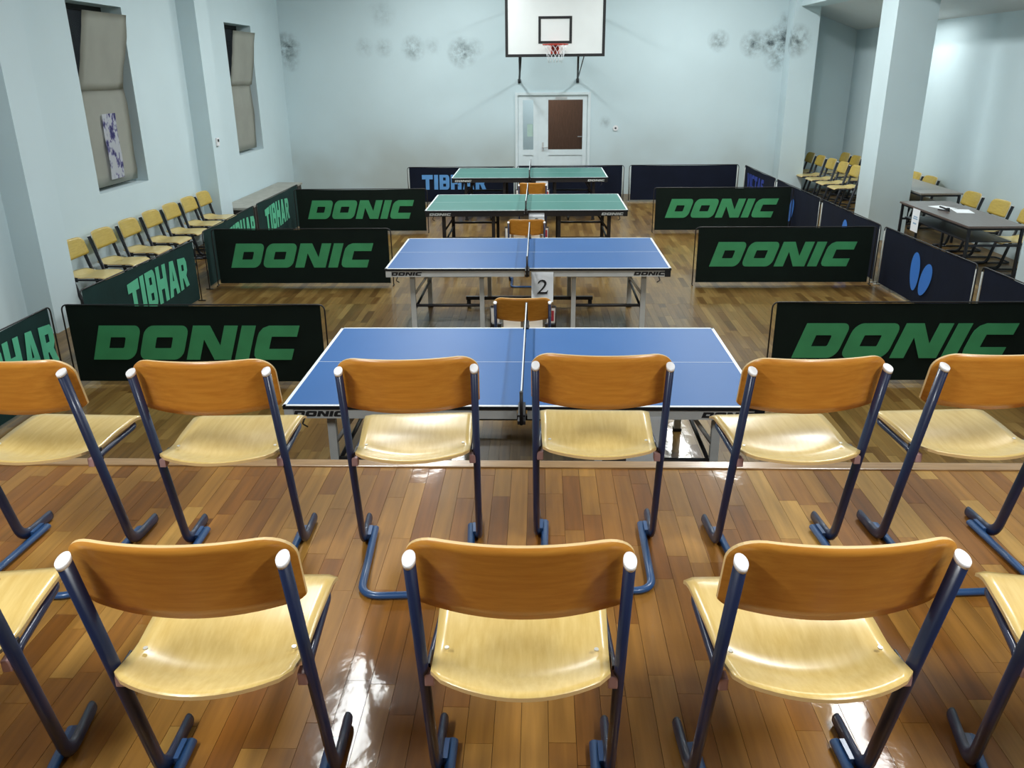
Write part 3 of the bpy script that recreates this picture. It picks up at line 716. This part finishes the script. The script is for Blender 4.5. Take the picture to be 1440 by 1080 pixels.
struct(obj('ceiling_corridor', box(-2.5, 3.1, BY+.3, 20.7, 2.9, 3.0), 'ceil'))
struct(obj('floor_corridor', box(-2.5, 3.1, AY-.0, 20.7, -.1, 0), 'hfloor')) if False else struct(obj('floor_corridor', box(-2.5, 3.1, AY+.3, 20.7, -.12, 0), 'hfloor'))
d2 = struct(bpy.data.objects.new('door_2', None)); C.objects.link(d2); d2.location = (.29,20.6,0); d2['label'] = 'brown wooden corridor door seen through the glass'
obj('door_leaf', box(0,.86,-.045,0,.01,2.06), 'brown', d2)
bm = bmesh.new(); add_box(bm,-.06,0,-.06,0,0,2.12); add_box(bm,.86,.92,-.06,0,0,2.12); add_box(bm,0,.86,-.06,0,2.06,2.12); obj('door_frame', bm, 'brown', d2)
obj('handle', tube(round_path([(.80,-.045,1.02),(.80,-.09,1.02),(.70,-.09,1.02)], .01,3), .009, seg=8), 'silver', d2)
d3 = struct(obj('door_3', box(-1.05,-.42,20.555,20.6,.01,2.06), 'brown'), 'brown corridor door behind the narrow pane')
cl = thing('corridor_light', 'ceiling lamp of the corridor behind the door', 'ceiling light', (.2,19.5,2.9))
obj('lamp_housing', box(-.3,.3,-.1,.1,-.06,0), 'fix', cl, bevel=.01)
ld = bpy.data.lights.new('lamp','AREA'); ld.shape = 'RECTANGLE'; ld.size = .55; ld.size_y = .18; ld.energy = 34; ld.color = (.98,1,1)
lo = bpy.data.objects.new('lamp', ld); C.objects.link(lo); lo.parent = cl; lo.location = (0,0,-.07)
tag(obj('notice', box(-.17,-.05,BY+.0295,BY+.0312,1.20,1.45), 'pgreen'), 'pale green notice stuck on the narrow door pane', 'notice')

# ------------------------------------------------------------------ basketball backboard
bx, by, bz = .37, 16.4, 2.74
t = thing('basketball_backboard', 'white basketball backboard with black border and red rim above the door', 'backboard', (bx, BY, 2.2))
by_ = by-BY; z0 = bz-2.2; W_, Hh = .91, 1.05
bd = obj('board', box(-W_, W_, by_, by_+.03, z0, z0+Hh), 'board', t)
bm = bmesh.new(); e = .05; yb = by_-.004
for (a,b,c,d) in ((-W_,W_,z0,z0+e),(-W_,W_,z0+Hh-e,z0+Hh),(-W_,-W_+e,z0+e,z0+Hh-e),(W_-e,W_,z0+e,z0+Hh-e)): add_box(bm, a,b,yb,by_+.034,c,d)
obj('border', bm, 'ink', bd)
bm = bmesh.new(); e = .045; q0, q1, q2, q3 = -.305, .305, z0+.225, z0+.685
for (a,b,c,d) in ((q0,q1,q2,q2+e),(q0,q1,q3-e,q3),(q0,q0+e,q2+e,q3-e),(q1-e,q1,q2+e,q3-e)): add_box(bm, a,b,yb,by_,c,d)
obj('target_square', bm, 'ink', bd)
zr = z0+.20
bm = bmesh.new(); rc = by_-.15-.225; add_tube(bm, [(.225*math.cos(2*PI*k/32), rc+.225*math.sin(2*PI*k/32), zr) for k in range(33)], .009, .009, (0,0,1), 8)
rim_o = obj('rim', bm, 'red', t)
bm = bmesh.new(); add_box(bm, -.075, .075, by_-.012, by_, zr-.15, zr+.02); add_box(bm, -.075,-.06, by_-.16, by_-.012, zr-.1, zr+.006); add_box(bm, .06,.075, by_-.16, by_-.012, zr-.1, zr+.006); add_box(bm, -.075,.075,by_-.16,by_-.012,zr-.004,zr+.008)
obj('rim_bracket', bm, 'red', t)
bm = bmesh.new()
for k in range(14):
    a0 = 2*PI*k/14; prev = {1:None,-1:None}
    for s in (1,-1):
        pts = []
        for j in range(5):
            v = j/4; r_ = .225-.10*v**.7; a = a0+s*v*1.0; pts.append((r_*math.cos(a), rc+r_*math.sin(a), zr-.30*v))
        add_tube(bm, pts, .0025, .0025, (0,0,1), 4)
o = obj('hoop_net', bm, 'paper', rim_o); o['kind'] = 'stuff'
for a0, a1, st in ((-.63,-.70,-.66),(.43,.50,.55)):
    obj('support_arm', tube([(a0, by_+.035, z0+.02),(a1, -.030, .10)], .020, .020, (1,0,0), 8), 'ink', t)
    obj('support_stay', tube([(st, by_+.035, z0+.06),(a1, -.024, .12)], .010, .010, (1,0,0), 6), 'ink', t)
    obj('support_upper_arm', tube([(a0, by_+.035, z0+.9),(a1, -.034, 1.5)], .020, .020, (1,0,0), 8), 'ink', t)
    obj('wall_plate', box(a1-.03, a1+.03, -.034, -.001, .06, .14), 'ink', t)
    obj('board_post', box(a0-.02, a0+.02, by_+.03, by_+.06, z0, z0+Hh), 'ink', t)

# ------------------------------------------------------------------ windows blocked with cardboard
def window(n, W, label):
    y0, y1, z0_, z1 = W
    wn = struct(bpy.data.objects.new('window_%d' % n, None)); C.objects.link(wn); wn.location = (LX-.35, y0, z0_); wn['label'] = label
    w_, h_ = y1-y0, z1-z0_; bm = bmesh.new()
    for (a,b,c,d) in ((0,w_,0,.06),(0,w_,h_-.06,h_),(0,.06,.06,h_-.06),(w_-.06,w_,.06,h_-.06),(0,w_,h_*.55,h_*.55+.05)): add_box(bm, .02,.09,a,b,c,d)
    obj('window_frame', bm, 'dark', wn)
    for (a,b) in ((.06,h_*.55),(h_*.55+.05,h_-.06)): obj('pane', box(.05,.056,.06,w_-.06,a,b), 'glass', wn)
    return wn
window(1, W1, 'recessed window blocked with cardboard, nearest the stage')
window(2, W2, 'recessed window blocked with cardboard, beyond the pilaster')
def card_sheet(y0, y1, z0_, z1, xb, xt, label, bulge=.02, skew=0, seed=0):
    rnd = random.Random(seed); bm = bmesh.new(); ny, nz = 8, 10; g = []
    for j in range(nz+1):
        v = j/nz; row = []
        for i in range(ny+1):
            u = i/ny; yy = y0+(y1-y0)*u + skew*v + (.018*math.sin(v*9+seed) if i == ny else 0)
            row.append(bm.verts.new((xb+(xt-xb)*v + bulge*math.sin(PI*v)*(.5+u*.5) + rnd.uniform(-.004,.004), yy, z0_+(z1-z0_)*v)))
        g.append(row)
    for a, b in zip(g, g[1:]):
        for i in range(ny): f = bm.faces.new((a[i],a[i+1],b[i+1],b[i])); f.smooth = True
    bmesh.ops.solidify(bm, geom=list(bm.faces), thickness=-.005)
    return tag(obj('cardboard_sheet', bm, 'cardboard'), label, 'cardboard', 'cardboard sheets in the window recesses')
xi = LX-.085
card_sheet(W1[0]+.02, W1[1]-.13, W1[2]+.05, W1[2]+1.22, xi, xi+.01, 'lower grey cardboard sheet with poster in the window nearer the stage', .02, 0, 1)
card_sheet(W1[0]+.03, W1[1]-.20, W1[2]+1.18, W1[3]-.10, xi+.03, LX+.10, 'upper cardboard sheet leaning out of the window nearer the stage', .01, .12, 2)
card_sheet(W2[0]+.02, W2[1]-.14, W2[2]+.04, W2[2]+1.20, xi, xi+.01, 'lower grey cardboard sheet in the window beyond the pilaster', .015, 0, 3)
card_sheet(W2[0]+.10, W2[1]-.10, W2[2]+1.16, W2[3]-.12, xi+.03, LX+.08, 'upper cardboard sheet leaning out of the window beyond the pilaster', .01, .08, 4)
bm = bmesh.new(); g = []
for j in range(9):
    v = j/8; g.append([bm.verts.new((xi+.048-.014*abs(v-.4), 10.46+.34*u+.03*v+.012*math.sin(v*7), W1[2]+.12+.78*v)) for u in (0,1)])
for a, b in zip(g, g[1:]): bm.faces.new((a[0],a[1],b[1],b[0]))
bmesh.ops.solidify(bm, geom=list(bm.faces), thickness=-.001)
tag(obj('poster', bm, 'poster'), 'white poster with blue pictures taped onto the cardboard', 'poster')
# small fittings
t = thing('thermostat', 'small white wall switch on the pilaster between the windows', 'switch', (LX+.28, 13.28, 1.52))
obj('body', box(0,.025,-.05,.05,-.06,.06), 'cap', t, bevel=.005); obj('dial', box(.025,.03,-.03,.03,.0,.04), 'dark', t)
t = thing('wall_socket', 'small round white wall socket beside the door', 'socket', (1.68, BY, 1.36))
obj('plate', cyl((0,-.01,0), .055, .02, 1, seg=18), 'cap', t, smooth=False); obj('hole', cyl((0,-.021,0), .02, .004, 1, seg=12), 'dsteel', t)

# ------------------------------------------------------------------ bench by the window wall
t = thing('low_bench', 'long low bench with grey top along the wall behind the teal barriers', 'bench', (LX+.02, 13.66, 0))
obj('bench_top', box(0,.50,0,3.3,.40,.44), 'bench', t, bevel=.006)
obj('side_board', box(.44,.48,.03,3.27,.04,.40), 'bench_s', t)
for yy in (.04,1.6,3.16): obj('support', box(.03,.44,yy,yy+.10,0,.40), 'bench_s', t)

# ------------------------------------------------------------------ desks in the alcove
def desk(x0, x1, y0, y1, top, label, z=.75):
    t = thing('desk', label, 'desk', (x0,y0,0)); W, D = x1-x0, y1-y0
    obj('desk_top', box(0,W,0,D,z-.025,z), top, t, bevel=.003)
    f = obj('desk_frame', box(.03,W-.03,.03,D-.03,z-.055,z-.025), 'btube', t)
    for xx in (.02, W-.05):
        for yy in (.02, D-.05): obj('leg', box(xx,xx+.03,yy,yy+.03,0,z-.025), 'btube', t)
    for yy in (.02, D-.05): obj('cross_bar', box(.05,W-.05,yy,yy+.025,.50,.525), 'btube', t)
    obj('shelf', box(.06,W-.10,.10,D-.10,.54,.552), 'btube', t)
    return t
desk(5.17, 5.86, 10.0, 12.0, 'desk', 'long dark brown desk with papers in the alcove')
desk(5.78, 6.40, 12.75, 14.5, 'desk2', 'pale topped desk in the alcove behind the square pillar')
def flat(name, x, y, rz, w_, l_, z, mat, label, cat, h=.002, group=None):
    bm = box(-w_/2,w_/2,-l_/2,l_/2,0,h); o = obj(name, bm, mat); o.location = (x,y,z); o.rotation_euler = (0,0,rz); return tag(o, label, cat, group)
flat('paper_sheet', 5.50, 11.42, .3, .21, .30, .75, 'paper', 'white sheet on the brown desk, beside the far end', 'paper')
flat('paper_sheet', 5.62, 11.10, -.2, .21, .30, .75, 'paper', 'white sheet on the brown desk, by the chairs', 'paper')
t = thing('stapler', 'black stapler lying between papers on the brown desk', 'stapler', (5.40, 11.16, .75), .4)
obj('base', box(-.02,.02,-.08,.08,0,.010), 'ink', t); obj('arm', tube([(0,-.075,.022),(0,.07,.042)], .014, .012, (1,0,0), 8), 'ink', t); obj('hinge', box(-.015,.015,-.08,-.05,.01,.045), 'ink', t)
t = thing('hanging_notice', 'white notice with blue print hanging from the brown desk', 'notice', (5.165, 11.30, .43))
obj('page', box(-.004,-.002,0,.22,0,.30), 'paper', t)
bm = bmesh.new()
for (a,b,c,d) in ((.05,.17,.19,.205),(.04,.18,.165,.18),(.06,.16,.10,.12)): add_box(bm, -.0052,-.0042,a,b,c,d)
obj('print', bm, 'bluemark', t)
bpy.context.view_layer.update()
